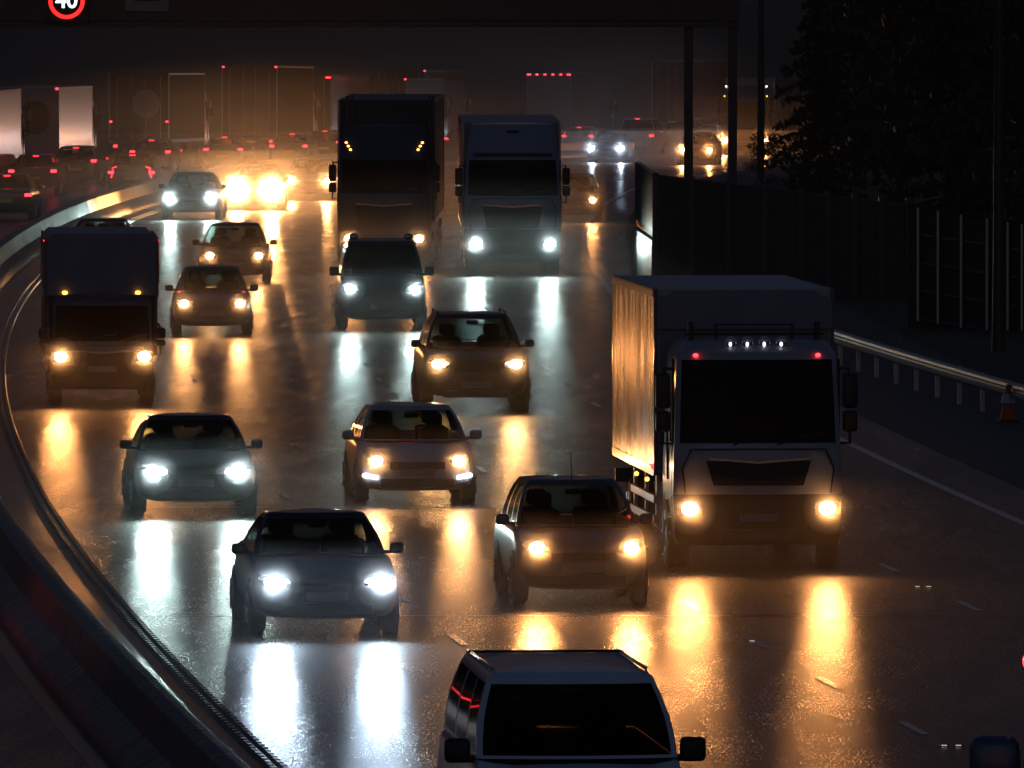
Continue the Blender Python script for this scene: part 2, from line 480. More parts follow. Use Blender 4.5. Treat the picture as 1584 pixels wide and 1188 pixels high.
# ------------------------------------------------------------------ cars and vans
def car_base(root, p):
    L, W = p['L'], p['W'] / 2
    yw, belt, hood, nose = p['yw'], p['belt'], p['hood'], p['nose']
    yr, tail = p['yr'], p.get('tail', p['belt'])
    gc = p.get('gc', .21)
    def hz(t): return hood + (belt - hood) * t
    S = [(0.00, .66, gc + .06, nose - .10, nose - .07), (.05, .80, gc + .03, nose - .02, nose + .01), (.14, .90, gc, nose + .03, nose + .06),
         (.32, .965, gc, hood - .03, hood + .02), (.62, 1.0, gc, hz(.25) - .02, hz(.25) + .045)]
    if yw > 1.0: S.append(((.62 + yw) / 2, 1.0, gc, hz(.65) - .01, hz(.65) + .05))
    S.append((yw - .03, 1.0, gc, belt - .005, belt + .03))
    cab0 = len(S)
    S += [(yw + .16, 1.0, gc, belt, None), (yw + .5, 1.0, gc, belt, None), ((yw + yr) / 2, 1.0, gc, belt + .01, None), (yr - .25, .995, gc, belt + .02, None), (yr - .08, .99, gc, belt + .02, None)]
    S += [(yr + .01, .985, gc, tail, tail + .03)]
    if L - yr > .35: S.append(((L - .12 + yr) / 2, .97, gc + .03, tail - .005, tail + .02))
    S += [(L - .10, .92, gc + .06, tail - .03, tail - .01), (L - .02, .84, gc + .12, tail - .09, tail - .08), (L, .70, gc + .2, tail - .18, tail - .16)]
    mb = MB(); rows = []
    for (y, wf, zb, zs, zt) in S:
        w = W * wf
        h = zs - zb
        half = [(0, zb), (w * .78, zb), (w * .95, zb + .07), (w * .995, zb + h * .38), (w, zb + h * .62), (w * .965, zs - .05), (w * .93, zs)]
        if zt is None: half += [(w * .87, zs - .02), (w * .83, .52), (0, .50)]
        else: half += [(w * .80, zs + (zt - zs) * .55), (w * .42, zt), (0, zt + .01)]
        rows.append([Vector((-x, y, z)) for x, z in half[::-1][:-1]] + [Vector((x, y, z)) for x, z in half[:-1]] + [Vector((half[-1][0], y, half[-1][1]))])
    # order: start at top centre, go down the left side, under and up the right side
    vs = mb.grid([r[:-1] for r in rows], close=True)
    mb.bm.faces.new(vs[0]); mb.bm.faces.new(vs[-1][::-1])
    return mb.build('body', p['paint'], root, smooth=True, subsurf=1)

def make_car(name, label, cat, p, group=None):
    """p: dimensions in metres, the nose at y=0, driving towards -y"""
    root = thing(name, label, cat, (0, 0, 0), group=group)
    L, W = p['L'], p['W'] / 2
    belt, roof = p['belt'], p['roof']
    yw, yt, yrt, yr = p['yw'], p['yt'], p['yrt'], p['yr']
    wb, wt = p.get('wb', W * .90), p.get('wt', W * .68)
    car_base(root, p)
    SV = [.035, .30, .345, .64, .70, .95] if not p.get('van') else [.03, .28, .31, .62, .66, .96]
    ts = [0, .04, .25, .5, .75, .92, 1.0]
    rings = []
    for t in ts:
        bulge = sin(pi * t) * p.get('bulge', .035)
        e = t ** .92
        hw = wb + (wt - wb) * e + bulge
        rings.append(ring(hw, hw * .985, yw + (yt - yw) * t - bulge, yr + (yrt - yr) * t + bulge, belt + (roof - .05 - belt) * t, belt + .02 + (p.get('roofr', roof - .03) - .05 - belt - .02) * t, .13 - .05 * t, .10, .03, SV))
    last = rings[-1]
    c = sum(last, Vector()) / len(last)
    rings.append([Vector((c.x + (q.x - c.x) * .955, c.y + (q.y - c.y) * .965, q.z + .03)) for q in last])
    side_glass = p.get('side_glass', (1, 3, 5))
    def cls(j, s, k):
        if j in (1, 2, 3, 4):
            if s == 'F' and 1 <= k <= 5: return 'ws'
            if s == 'B' and 1 <= k <= 5 and not p.get('panel_rear'): return 'rw'
            if s in 'LR' and k in side_glass: return 'sg:%s%d' % (s, k)
        return 'body'
    shell(rings, SV, cls, {'ws': ('windscreen', p.get('glass', 'glass')), 'rw': ('rear_window', p.get('glass', 'glass')), 'sg': ('side_window', p.get('side_mat', p.get('glass', 'glass'))), 'body': ('roof', p.get('roof_paint', p['paint']))}, root, crown=p.get('crown', .035))
    # wheels
    wr = p.get('wr', .32)
    for y in (p.get('ya', .86), L - p.get('yb', .80)):
        for s in (-1, 1):
            MB().cyl((s * (W - .012), y, wr + .005), wr + .045, .03, 'x', 28).build('wheel_arch', 'black', root, smooth=True)
            wheel(root, s * (W - .095), y, wr)
    # face: grille, intake, plate
    nz = p['nose']
    gw = p.get('gw', .42)
    g_ = MB().box(-gw, gw, -.012, .05, nz - .16, nz - .05, .012)
    for k in range(4): g_.box(-gw + .02, gw - .02, -.018, -.010, nz - .15 + k * .026, nz - .142 + k * .026)
    g_.build('grille', 'black', root)
    MB().box(-W * .62, W * .62, -.008, .05, .27, .40, .015).build('intake', 'black', root)
    MB().box(-.26, .26, -.03, -.008, .44, .55, .004).build('number_plate', 'plate_w', root)
    # mirrors
    for s in (-1, 1):
        my, mz = yw + p.get('my', .42), belt + p.get('mz', .07)
        mw, mh = p.get('mw', .10), p.get('mh', .14)
        b = MB().box(s * (W - .02) if s > 0 else -(W + .06 + mw), (W + .06 + mw) if s > 0 else -(W - .02), my - .07, my + .06, mz - mh * .5, mz + mh * .5, .045, 3)
        b.box(*sorted((s * (W * .88), s * (W + .05))), my - .03, my + .03, mz - mh * .5, mz - mh * .2, .01)
        mo = b.build('wing_mirror', p.get('mirror_paint', p['paint']), root, smooth=True)
        MB().box(*sorted((s * (W + .07), s * (W + .04 + mw))), my + .061, my + .066, mz - mh * .36, mz + mh * .36).build('mirror_glass', 'mirror', mo)
    # seats and steering wheel
    for y in (yw + 1.05, yw + 1.95):
        if y > L - .7: continue
        for s in (-1, 1):
            x = s * W * .42
            b = MB().box(x - .24, x + .24, y, y + .16, .45, belt + .16, .06)
            b.box(x - .13, x + .13, y + .03, y + .13, belt + .18, belt + .38, .045)
            b.box(x - .24, x + .24, y - .45, y + .05, .40, .56, .05)
            b.tube([(x - .06, y + .08, belt + .1), (x - .06, y + .08, belt + .25)], .01); b.tube([(x + .06, y + .08, belt + .1), (x + .06, y + .08, belt + .25)], .01)
            b.build('seat', 'interior', root, smooth=True)
    b = MB().box(-W * .8, W * .8, yw + .12, yw + .42, .6, belt + .01, .05); b.build('dashboard', 'interior', root)
    b = MB().box(-.11, .11, yt - .05 + (yw - yt) * .12, yt - .02 + (yw - yt) * .12, roof - .20, roof - .13, .02); b.build('rear_view_mirror', 'interior', root)
    # headlights
    hx, hz, hl = p['hx'], p['hz'], p.get('hl', (.17, .10, .075))
    f_ = hx / W / .955; hy = .05
    for (ya, fa), (yb, fb) in zip(((0, .66), (.05, .80), (.14, .90), (.32, .965), (.62, 1.)), ((.05, .80), (.14, .90), (.32, .965), (.62, 1.), (.7, 1.1))):
        if fa <= f_ <= fb: hy = ya + (yb - ya) * (f_ - fa) / (fb - fa)
    hy += hl[1] - .03
    kind = p.get('lamp', 'warm')
    for s in (-1, 1):
        h = MB().ell((s * hx, hy + .05, hz), hl)
        for v in h.bm.verts:      # swept back at the outside, slanted up
            dx = (v.co.x * s - hx)
            v.co.y += dx * .6; v.co.z += dx * p.get('slant', .18)
        ho = h.build('headlight', 'lens_off' if kind != 'none' else 'lens_off', root, smooth=True)
        if kind != 'none':
            bx = s * (hx + p.get('bx', .0))
            fy = hy - hl[1] + .03
            MB().ell((bx, fy + .01, hz), p.get('bulb', (.10, .04, .078))).build('bulb', 'lens_' + ('warm' if kind == 'warm' else 'cool'), ho, smooth=True)
            if p.get('bulb2'):
                MB().ell((bx - s * .14, fy + .0, hz - .01), (.06, .03, .045)).build('bulb', 'lens_' + ('warm' if kind == 'warm' else 'cool'), ho, smooth=True)
            lamp(ho, (bx, fy - .07, hz), p.get('lcol', WARM if kind == 'warm' else COOL), p.get('pw', 1500), r=.05)
    if p.get('drl'):
        for s in (-1, 1):
            b = MB().tube([(s * (hx - .02), .02, .415), (s * (hx + .18), .10, .445), (s * (hx + .19), .11, .45)], .028, 8)
            b.build('running_light', 'drl', root, smooth=True)
    # tail lights
    tz = p.get('tz', belt - .12)
    for s in (-1, 1):
        b = MB()
        b.box(*sorted((s * (W * p.get('tx', .70)), s * (W * .92))), L - .10, L + .005, tz - .045, tz + .045, .018)
        b.build('tail_light', p.get('tl', 'redmark'), root)
    MB().box(-.26, .26, L - .03, L + .012, .56, .67, .004).build('number_plate', 'plate_y', root)
    if p.get('third', True):
        MB().box(-.10, .10, yrt - .03, yrt + .03, roof - .08, roof - .06).build('brake_light', p.get('tl', 'redmark'), root)
    if p.get('aerial'):
        MB().tube([(0, yt + .1, roof - .02), (0, yt + .22, roof + .33)], .007, 6).build('aerial', 'black', root)
    if p.get('rails'):
        for s in (-1, 1):
            b = MB().tube([(s * wt * .93, yt + .10, roof - .03), (s * wt * .93, yt + .16, roof + .022), (s * wt * .93, yrt - .2, roof + .022), (s * wt * .93, yrt - .12, roof - .03)], .018, 8)
            b.build('roof_rail', p.get('rail_mat', 'black'), root, smooth=True)
        if p.get('bars'):
            for y in p['bars']: MB().box(-wt * .97, wt * .97, y, y + .05, roof + .02, roof + .045, .008).build('roof_bar', 'black', root)
    return root
def set_on_road(o, px, D, away=False, L=0., turn=0., off=None):
    """px: the photo's column of the end that faces the camera, D: its distance"""
    off = px_off(px, D) if off is None else off
    sl = slope(D); rz = -atan(sl) + turn
    gs = (gz(D + 4) - gz(D)) / 4
    loc = P(off, D)
    if away:
        t = Vector((sin(-rz) if False else -sin(rz), cos(rz), gs)); loc = loc + t * L
        o.location = loc; o.rotation_euler = (-atan(gs), 0, rz + pi)
    else:
        o.location = loc; o.rotation_euler = (atan(gs), 0, rz)
    o.rotation_mode = 'XYZ'
    return o
HATCH = dict(L=4.1, W=1.76, roof=1.47, belt=.93, hood=.80, nose=.70, yw=1.0, yt=1.72, yrt=3.45, yr=3.85, hx=.60, hz=.68)
SALOON = dict(L=4.65, W=1.82, roof=1.44, belt=.93, hood=.79, nose=.69, yw=1.25, yt=2.0, yrt=3.15, yr=3.85, hx=.63, hz=.67, tail=.98)
def spec(base, **k): d = dict(base); d.update(k); return d
# nearest first
van_near = make_car('panel_van', 'pale van with roof rails nearest the camera, unlit, cut by the bottom edge', 'van',
    dict(L=4.9, W=1.92, roof=1.95, roofr=1.97, belt=1.22, hood=1.06, nose=.92, yw=.78, yt=1.50, yrt=4.55, yr=4.82, wb=.90, wt=.74, hx=.72, hz=.86, lamp='none', paint='p_van', glass='dark_glass', rails=True, rail_mat='p_van',
         bars=(3.95,), mirror_paint='black', mw=.15, mh=.22, mz=.06, my=.35, van=True, wr=.34, ya=.95, yb=.95, tl='redmark', tz=1.0, bulge=.045, crown=.04))
set_on_road(van_near, 908, 100.2, turn=radians(-1.1))
bmw = make_car('saloon_car', 'black saloon with white headlights, nearest car in the left lane', 'car',
    spec(SALOON, paint='p_black', lamp='cool', bulb2=True, hl=(.20, .10, .06), bx=.03, pw=4200, gw=.30))
set_on_road(bmw, 506, 138.6)
mini = make_car('hatchback_car', 'dark hatchback with warm headlights and a roof aerial, left of the box lorry', 'car',
    spec(HATCH, paint='p_grey', roof=1.56, belt=.98, hood=.86, nose=.74, L=3.9, W=1.72, aerial=True, hx=.60, hz=.75, pw=4200, hl=(.17, .1, .10)))
set_on_road(mini, 904, 144.9)
darkl = make_car('saloon_car', 'dark saloon with white headlights directly behind the nearest black saloon', 'car',
    spec(SALOON, paint='p_black', lamp='cool', bulb2=True, roof=1.43, pw=4200, lcol=COOL2, hl=(.19, .1, .06)))
set_on_road(darkl, 303, 167.6)
white = make_car('hatchback_car', 'silver white hatchback with warm headlights and white running light strips below them', 'car',
    spec(HATCH, paint='p_silver', drl=True, L=4.2, W=1.80, roof=1.45, pw=2300, hx=.62, hz=.66, lcol=WARM2))
set_on_road(white, 646, 171)
suv = make_car('suv_car', 'tall brown off-roader with orange headlights in the middle of the carriageway', 'car',
    dict(L=4.7, W=1.93, roof=1.73, belt=1.12, hood=1.02, nose=.88, yw=1.2, yt=1.85, yrt=4.1, yr=4.5, hx=.68, hz=.87, paint='p_brown', rails=True, wr=.37, gc=.27, pw=2600, lcol=(1., .50, .18), hl=(.20, .1, .08), bx=.03, bulb2=True))
set_on_road(suv, 738, 204.6)
van_mid = make_car('delivery_van', 'dark van with white headlights and two lamps on its roof', 'van',
    dict(L=5.0, W=1.90, roof=1.93, belt=1.18, hood=1.03, nose=.88, yw=.72, yt=1.42, yrt=4.65, yr=4.85, wb=.89, wt=.72, hx=.70, hz=.90, lamp='cool', paint='p_black', glass='dark_glass', van=True, wr=.34, pw=2600, lcol=COOL2, hl=(.20, .1, .10), mw=.14, mh=.2,
         panel_rear=True, slant=.3, bx=.0, bulb=(.12, .035, .06)))
set_on_road(van_mid, 592, 248)
for s in (-1, 1):
    b = MB().ell((s * .60, 1.75, 1.99), (.11, .09, .075)); b.build('roof_lamp', 'lens_off', van_mid, smooth=True)
small = make_car('small_car', 'small dark car with warm headlights in the second lane, see-through windows', 'car', spec(HATCH, paint='p_grey', L=3.8, W=1.70, roof=1.46, pw=2600, hz=.70, lcol=WARM2))
set_on_road(small, 328, 244)
behind = make_car('hatchback_car', 'brown hatchback with warm headlights directly behind the small dark car', 'car', spec(HATCH, paint='p_brown', roof=1.48, W=1.78, pw=2600, hz=.70, lcol=WARM2, glass='glass'))
set_on_road(behind, 362, 281)
hidden = make_car('hatchback_car', 'dark car mostly hidden behind the box van, only its roof showing', 'car', spec(HATCH, paint='p_black', pw=300))
set_on_road(hidden, 157, 286)
green = make_car('saloon_car', 'car with pale green-white headlights beside the far end of the concrete barrier', 'car', spec(SALOON, paint='p_black', lamp='cool', lcol=COOL2, pw=9000, roof=1.45))
set_on_road(green, 295, 352)
glare = make_car('hatchback_car', 'car with dazzling full-beam headlights in the left lane, the brightest glow', 'car', spec(HATCH, paint='p_grey', pw=150000, bulb=(.15, .04, .13), hx=.56, lcol=WARM2))
set_on_road(glare, 394, 367)
glare2 = make_car('hatchback_car', 'car with warm headlights left of the high-loaded lorry, just behind the dazzling car', 'car', spec(HATCH, paint='p_silver', pw=16000, lcol=WARM2))
set_on_road(glare2, 478, 385)
right_far = make_car('hatchback_car', 'brown car with orange headlights half hidden behind the pale lorry', 'car', spec(HATCH, paint='p_grey', pw=2800))
set_on_road(right_far, 886, 348)
far_white = make_car('saloon_car', 'far car with two white headlights alone in the open road right of the pale lorry', 'car', spec(SALOON, paint='p_grey', lamp='cool', pw=12000, hx=.66))
set_on_road(far_white, 938, 518)
far_warm = make_car('hatchback_car', 'far car with orange headlights seen between the gantry posts', 'car', spec(HATCH, paint='p_grey', pw=12000))
set_on_road(far_warm, 1076, 500)
far_cool = make_car('hatchback_car', 'farthest oncoming car with violet-white headlights beside the first gantry post', 'car', spec(HATCH, paint='p_grey', lamp='cool', pw=5000))
set_on_road(far_cool, 1085, 630)

# ------------------------------------------------------------------ lorries
def make_cab(root, p):
    """flat-fronted cab, nose at y=0"""
    W = p['cw'] / 2; zb, zw0, zw1, zt = p['zb'], p['zw0'], p['zw1'], p['zt']; yl = p.get('cl', 2.0)
    SV = [.06, .5, .56, .93]
    rows = [(zb, W * .93, .10), (zb + .12, W * .98, .03), ((zb + zw0) * .5, W, 0), (zw0 - .28, W, .0), (zw0 - .06, W * .99, .015), (zw0, W * .985, .03), ((zw0 + zw1) / 2, W * .97, .10), (zw1, W * .95, .19), (zw1 + .08, W * .945, .22), ((zw1 + zt) / 2, W * .92, .26 + p.get('rake', .1)), (zt, W * .86, .34 + p.get('rake', .1) * 2.4)]
    rings = [ring(hw, hw, y, yl, z, z, .10, .02, .05, SV) for z, hw, y in rows]
    def cls(j, s, k):
        if j in (5, 6):
            if s == 'F' and 1 <= k <= 5: return 'ws'
            if s in 'LR' and k == 1: return 'sg:' + s
        if j in (0, 1) and s == 'F': return 'bumper'
        return 'body'
    out = shell(rings, SV, cls, {'ws': ('windscreen', 'dark_glass'), 'sg': ('side_window', 'dark_glass'), 'body': ('cab', p['paint']), 'bumper': ('bumper', p.get('bumper', p['paint']))}, root, crown=.05, bottom=True)
    # grille, trim, wipers, plate
    gz0, gz1 = p.get('grille', (1.15, 1.48))
    g_ = MB(); gw = W * .62
    g_.prism([(-gw * .86, gz0), (gw * .86, gz0), (gw, gz1), (-gw, gz1)], -.022, .03)
    for k in range(5):
        z = gz0 + .04 + (gz1 - gz0 - .06) * k / 5
        g_.box(-gw * .84, gw * .84, -.032, -.021, z, z + .014)
    go = g_.build('grille', 'black', root)
    MB().prism([(-gw * .95, gz1 + .02), (0, gz1 - .035), (gw * .95, gz1 + .02), (gw * .95, gz1 + .045), (0, gz1 - .005), (-gw * .95, gz1 + .045)], -.03, -.02).build('trim', 'chrome', go)
    MB().box(-.26, .26, -.035, -.012, zb + .32, zb + .43, .004).build('number_plate', 'plate_w', root)
    MB().box(-W * .45, W * .45, -.012, .06, zb + .06, zb + .22, .01).build('intake', 'black', root)
    MB().box(-W * .80, W * .80, -.006, .04, zw0 - .085, zw0 - .07).build('panel_gap', 'black', root)
    for s in (-1, 1):
        b = MB(); b.tube([(s * W * .80, .03, zw0 - .08), (s * W * .90, .075, gz1 - .1), (s * W * .86, .06, zb + .70)], .012, 6); b.build('corner_gap', 'black', root)
        for k in range(3): MB().box(*sorted((s * (W - .03), s * (W + .008))), .55, 1.0, zb + .12 + .24 * k, zb + .16 + .24 * k).build('step', 'black', root)
        MB().box(*sorted((s * W * .97, s * (W + .004))), .40, .412, zb + .5, zw1).build('door_gap', 'black', root)
    for s in (-.35, .25):
        MB().tube([(s, .0, zw0 - .02), (s + .35, -.0, zw0 + .10), (s + .62, .01, zw0 + .13)], .012, 6).build('wiper', 'black', root)
    for s in (-1, 1):
        x = s * (W + .13)
        b = MB()
        mz0 = p.get('mz0', zw0 + .22); mh = p.get('mh', .78)
        mq = p.get('mq', .10)
        b.box(*sorted((x - mq, x + mq)), .22, .38, mz0 + mh * .40, mz0 + mh, .05 if mq < .12 else .078, 4)
        b.box(*sorted((x - .10, x + .10)), .22, .38, mz0, mz0 + mh * .36, .05, 3)
        if mq < .12: b.tube([(s * W * .97, .42, mz0 + mh + .05), (x - s * .02, .32, mz0 + mh + .06), (x, .30, mz0 + mh * .9)], .022, 8)
        b.tube([(s * W * .99, .42, mz0 - .16), (x, .32, mz0 - .15), (x, .30, mz0 + .05)], .022, 8)
        mo = b.build('wing_mirror', 'black' if mq < .12 else 'p_blue', root, smooth=True)
        MB().box(x - .085, x + .085, .381, .386, mz0 + mh * .45, mz0 + mh * .95).build('mirror_glass', 'mirror', mo)
        MB().tube([(s * (W + .005), .9, 1.2), (s * (W + .02), .9, 2.0)], .018, 6).build('grab_handle', 'black', root)
    kind = p.get('lamp', 'warm')
    for s in (-1, 1):
        hx, hz = p['hx'], p['hz']
        h = MB().box(*sorted((s * (hx - .17), s * (hx + .17))), -.01, .08, hz - .10, hz + .10, .035, 3)
        ho = h.build('headlight', 'lens_off', root, smooth=True)
        if kind != 'none':
            MB().ell((s * hx, -.015, hz), (.11, .035, .095)).build('bulb', 'lens_' + kind, ho, smooth=True)
            lamp(ho, (s * hx, -.11, hz), p.get('lcol', WARM if kind == 'warm' else COOL), p.get('pw', 2000), r=.055)
    for (x, z, m) in p.get('marks', ()):
        yy = .0
        for a, b in zip(rows, rows[1:]):
            if a[0] <= z <= b[0]: yy = a[2] + (b[2] - a[2]) * (z - a[0]) / (b[0] - a[0])
        ux = x / W
        yy += .10 * ux * ux
        MB().ell((x, yy - .0, z), (.035, .04, .026)).build('marker_light', m, root, smooth=True)
def lorry_wheels(root, x, ys, r=.48, w=.30):
    for y in ys:
        for s in (-1, 1): wheel(root, s * (x - w / 2), y, r, w, 'rim')
def mudguard(root, x, y, r, w):
    for s in (-1, 1):
        b = MB()
        b.grid([[Vector((s * (x - w - .02), y + cos(a) * (r + .07), r + sin(a) * (r + .07))), Vector((s * x, y + cos(a) * (r + .07), r + sin(a) * (r + .07)))] for a in [pi * k / 10 for k in range(11)]])
        b.build('mudguard', 'black', root)
def box_body(root, y0, y1, hw, z0, z1, m, side_m=None, front_m=None, chamfer=.0, name='cargo_box', doors=True, frame_m='steel'):
    b = MB()
    c = chamfer
    out = [(-hw, z0), (hw, z0), (hw, z1 - c), (hw - c, z1), (-hw + c, z1), (-hw, z1 - c)] if c else [(-hw, z0), (hw, z0), (hw, z1), (-hw, z1)]
    b.prism(out, y0, y1)
    o = b.build(name, m, root)
    if side_m:
        for s in (-1, 1):
            MB().grid([[Vector((s * (hw + .004), y, z)) for z in frange(z0 + .10, z1 - max(c, .06) - .02, .5)] for y in frange(y0 + .06, y1 - .06, .5)])
            sb = MB(); sb.box(*sorted((s * hw + s * .001, s * (hw + .012))), y0 + .05, y1 - .05, z0 + .10, z1 - max(c, .06) - .02)
            sb.build('side_panel', side_m, o)
    fr = MB()
    t = .05
    for s in (-1, 1):
        for yy in (y0, y1):
            fr.box(*sorted((s * (hw - .04), s * (hw + .016))), yy - .012 if yy == y0 else yy - .05, yy + .05 if yy == y0 else yy + .014, z0, z1 - c)
        fr.box(*sorted((s * (hw - .02), s * (hw + .018))), y0 + .052, y1 - .052, z0 - .03, z0 + .09)
        fr.box(*sorted((s * (hw - .02), s * (hw + .018))), y0 + .052, y1 - .052, z1 - max(c, .06) - .02, z1 - max(c, .06) + .06)
    fr.build('edge_frame', frame_m, o)
    if front_m:
        MB().box(-hw + .06, hw - .06, y0 - .008, y0 - .001, z0 + .05, z1 - .10).build('front_panel', front_m, o)
    if doors:
        for s in (-1, 1):
            d = MB().box(*sorted((s * .012, s * (hw - .06))), y1 + .001, y1 + .02, z0 + .05, z1 - max(c, .08), .008)
            do = d.build('rear_door', m, o)
            for xx in (.28, hw - .35):
                MB().tube([(s * xx, y1 + .04, z0 + .08), (s * xx, y1 + .04, z1 - .14)], .016, 6).build('lock_rod', 'steel', do)
    return o
def rear_lights(root, y, hw, z=.95, m='redlamp', pos=.9, w=.16):
    MB().box(-hw, hw, y - .10, y, z - .14, z + .06, .01).build('rear_beam', 'black', root)
    for s in (-1, 1):
        MB().box(*sorted((s * (hw * pos - w), s * (hw * pos))), y + .001, y + .03, z - .08, z + .02, .01).build('tail_light', m, root)
    MB().box(-.26, .26, y + .001, y + .012, z - .10, z + .01).build('number_plate', 'plate_y', root)

# box lorry on the right
mn = thing('box_lorry', 'white box lorry with four spotlights on its cab roof, largest vehicle on the right', 'lorry', (0, 0, 0))
make_cab(mn, dict(cw=2.28, zb=.34, zw0=1.72, zw1=2.84, zt=3.08, paint='p_white', bumper='black', hx=.93, hz=.84, pw=4200, cl=1.75, mz0=1.86, mh=.80, marks=((-.83, 2.9, 'redmark'), (.83, 2.9, 'redmark')), rake=.02))
bo = box_body(mn, 2.0, 8.4, 1.22, 1.22, 3.74, 'box_white', 'box_gloss', 'box_blue', chamfer=.0, frame_m='p_grey')
for s in (-1, 1): MB().box(*sorted((s * 1.236, s * 1.246)), 2.05, 8.35, 3.63, 3.72).build('red_trim', 'red_band', bo)
b = MB()
b.prism([(-1.2, 3.2), (1.2, 3.2), (1.2, 3.56), (.95, 3.72), (-.95, 3.72), (-1.2, 3.56)], 1.90, 1.985); b.build('headboard', 'box_blue', bo)
b = MB()
for s in (-1, 1): b.box(s * .52 - .014, s * .52 + .014, .62, .70, 3.05, 3.31, .01)
b.tube([(-.55, .66, 3.30), (.55, .66, 3.30)], .011); b.tube([(-.95, .66, 3.17), (.95, .66, 3.17)], .014)
for s in (-1, 1): b.box(s * .86 - .035, s * .86 + .035, .60, .72, 3.05, 3.34, .01)
b.build('roof_rack', 'black', mn)
for k in range(4):
    x = -.345 + .23 * k
    h = MB().cyl((x, .40, 3.07), .085, .10, 'y', 20, bev=.01).build('spotlight', 'chrome', mn, smooth=True)
    MB().ell((x, .345, 3.07), (.075, .02, .075)).build('lens', 'lens_off', h, smooth=True)
    MB().ell((x - .008, .325, 3.045), (.02, .012, .03)).build('bulb', M.setdefault('spot_glint', emit('spot_glint', (.85, .9, 1.), 3.)), h, smooth=True)  # no lit bulb: a glint painted as a glowing spot on the lens
MB().box(-.40, .40, 1.7, 8.2, .78, 1.0, .0).build('chassis', 'black', mn)
lorry_wheels(mn, 1.16, (1.15, 6.6), .47)
mudguard(mn, 1.16, 6.6, .47, .3); mudguard(mn, 1.145, 1.15, .47, .28)
for s in (-1, 1):
    g_ = MB()
    for z in (.52, .80): g_.box(*sorted((s * 1.17, s * 1.21)), 2.3, 5.8, z, z + .11, .01)
    for y in (2.35, 4.0, 5.7): g_.box(*sorted((s * 1.12, s * 1.168)), y, y + .08, .48, 1.18)
    so = g_.build('side_guard', 'steel', mn)
    for y in (3.0, 4.6): MB().ell((s * 1.235, y, 1.10), (.03, .045, .03)).build('side_marker', 'amber', so, smooth=True)
    MB().ell((s * 1.245, 2.1, 1.32), (.03, .05, .04)).build('side_marker', 'redmark', so, smooth=True)
rear_lights(mn, 8.4, 1.2)
set_on_road(mn, 1174, 153.2)

# pale articulated lorry
def artic(label, p, box, name='articulated_lorry', group=None):
    t = thing(name, label, 'lorry', (0, 0, 0), group=group)
    make_cab(t, p)
    y0, y1, hw, z0, z1, m, side = box[:7]
    o = box_body(t, y0, y1, hw, z0, z1, m, side, None)
    MB().box(-.42, .42, 1.8, y1 - .3, .75, 1.0).build('chassis', 'black', t)
    lorry_wheels(t, 1.2, (1.3, 4.0, y1 - 4.2, y1 - 2.9, y1 - 1.6), .48)
    for s in (-1, 1):
        g_ = MB()
        for z in (.5, .78): g_.box(*sorted((s * 1.2, s * 1.23)), 5.0, y1 - 5.2, z, z + .1)
        for y in frange(5.1, y1 - 5.4, 1.6): g_.box(*sorted((s * 1.14, s * 1.198)), y, y + .07, .48, z0 - .03)
        g_.build('side_guard', 'steel', t)
    return t, o
pale, po = artic('pale blue-grey lorry with white headlights and a tall roof deflector', dict(cw=2.46, zb=.32, zw0=2.02, zw1=2.92, zt=3.82, paint='p_cab', bumper='p_grey', hx=.93, hz=.80, lamp='cool', lcol=COOL2, pw=6500, cl=2.2, grille=(1.2, 1.75), mz0=2.0, mh=.72, rake=.05),
    (2.5, 15.9, 1.25, 1.15, 3.84, 'box_blue', 'curtain'))
rear_lights(pale, 15.9, 1.2)
b = MB(); b.box(-1.0, 1.0, .18, .27, 3.02, 3.10, .02); b.box(-.16, .16, .30, .34, 3.62, 3.68, .02)
b.build('sun_visor', 'black', pale)
set_on_road(pale, 793, 288.5)
dk, do_ = artic('dark high-loaded lorry with amber lamp clusters above the windscreen', dict(cw=2.40, zb=.32, zw0=2.0, zw1=2.86, zt=3.72, paint='p_navy', hx=.90, hz=.84, pw=3200, cl=2.2, grille=(1.2, 1.7), mz0=2.02, mh=.72,
     marks=tuple((s * (.98 - .055 * k), 3.30 - .09 * k, 'amber') for s in (-1, 1) for k in range(3)), rake=.05), (2.6, 15.6, 1.25, 1.2, 4.36, 'box_dark', None))
rear_lights(dk, 15.6, 1.2)
for x in (-1.0, -.88, 1.12, 1.22):
    MB().box(x - .04, x + .04, 2.45, 2.53, 1.25, 4.48).build('load_post', 'dark_steel', dk)
set_on_road(dk, 594, 292, turn=radians(-1.3))

# box van in the left lane
lu = thing('luton_van', 'dark box van with amber roof lamps and warm headlights in the left lane', 'van', (0, 0, 0))
make_cab(lu, dict(cw=1.86, zb=.30, zw0=1.18, zw1=1.82, zt=2.0, paint='p_grey', bumper='black', hx=.76, hz=.90, pw=4600, cl=1.9, grille=(.72, .98), mz0=1.08, mh=.34, rake=.02))
lb = box_body(lu, 1.0, 5.9, 1.03, 1.98, 3.12, 'box_blue', None, None, chamfer=.12, name='upper_box', frame_m='p_grey', doors=False)
lb2 = box_body(lu, 1.95, 5.9, 1.03, .78, 1.94, 'box_blue', None, None, name='cargo_box', frame_m='p_grey')
for s in (-1, 1):
    MB().ell((s * .67, .985, 2.04), (.05, .04, .03)).build('marker_light', 'amber', lu, smooth=True)
    MB().box(*sorted((s * 1.048, s * 1.06)), 1.1, 5.8, 2.2, 2.95).build('side_panel', 'red_band', lb)  # the side marker's red reflection is painted into the panel colour
    MB().box(*sorted((s * 1.048, s * 1.06)), 1.12, 1.2, 2.98, 3.0).build('side_marker', 'redmark', lb)
MB().box(-.38, .38, 1.6, 5.8, .55, .74).build('chassis', 'black', lu)
lorry_wheels(lu, .95, (.95, 4.6), .35, .22)
rear_lights(lu, 5.92, 1.0, .85)
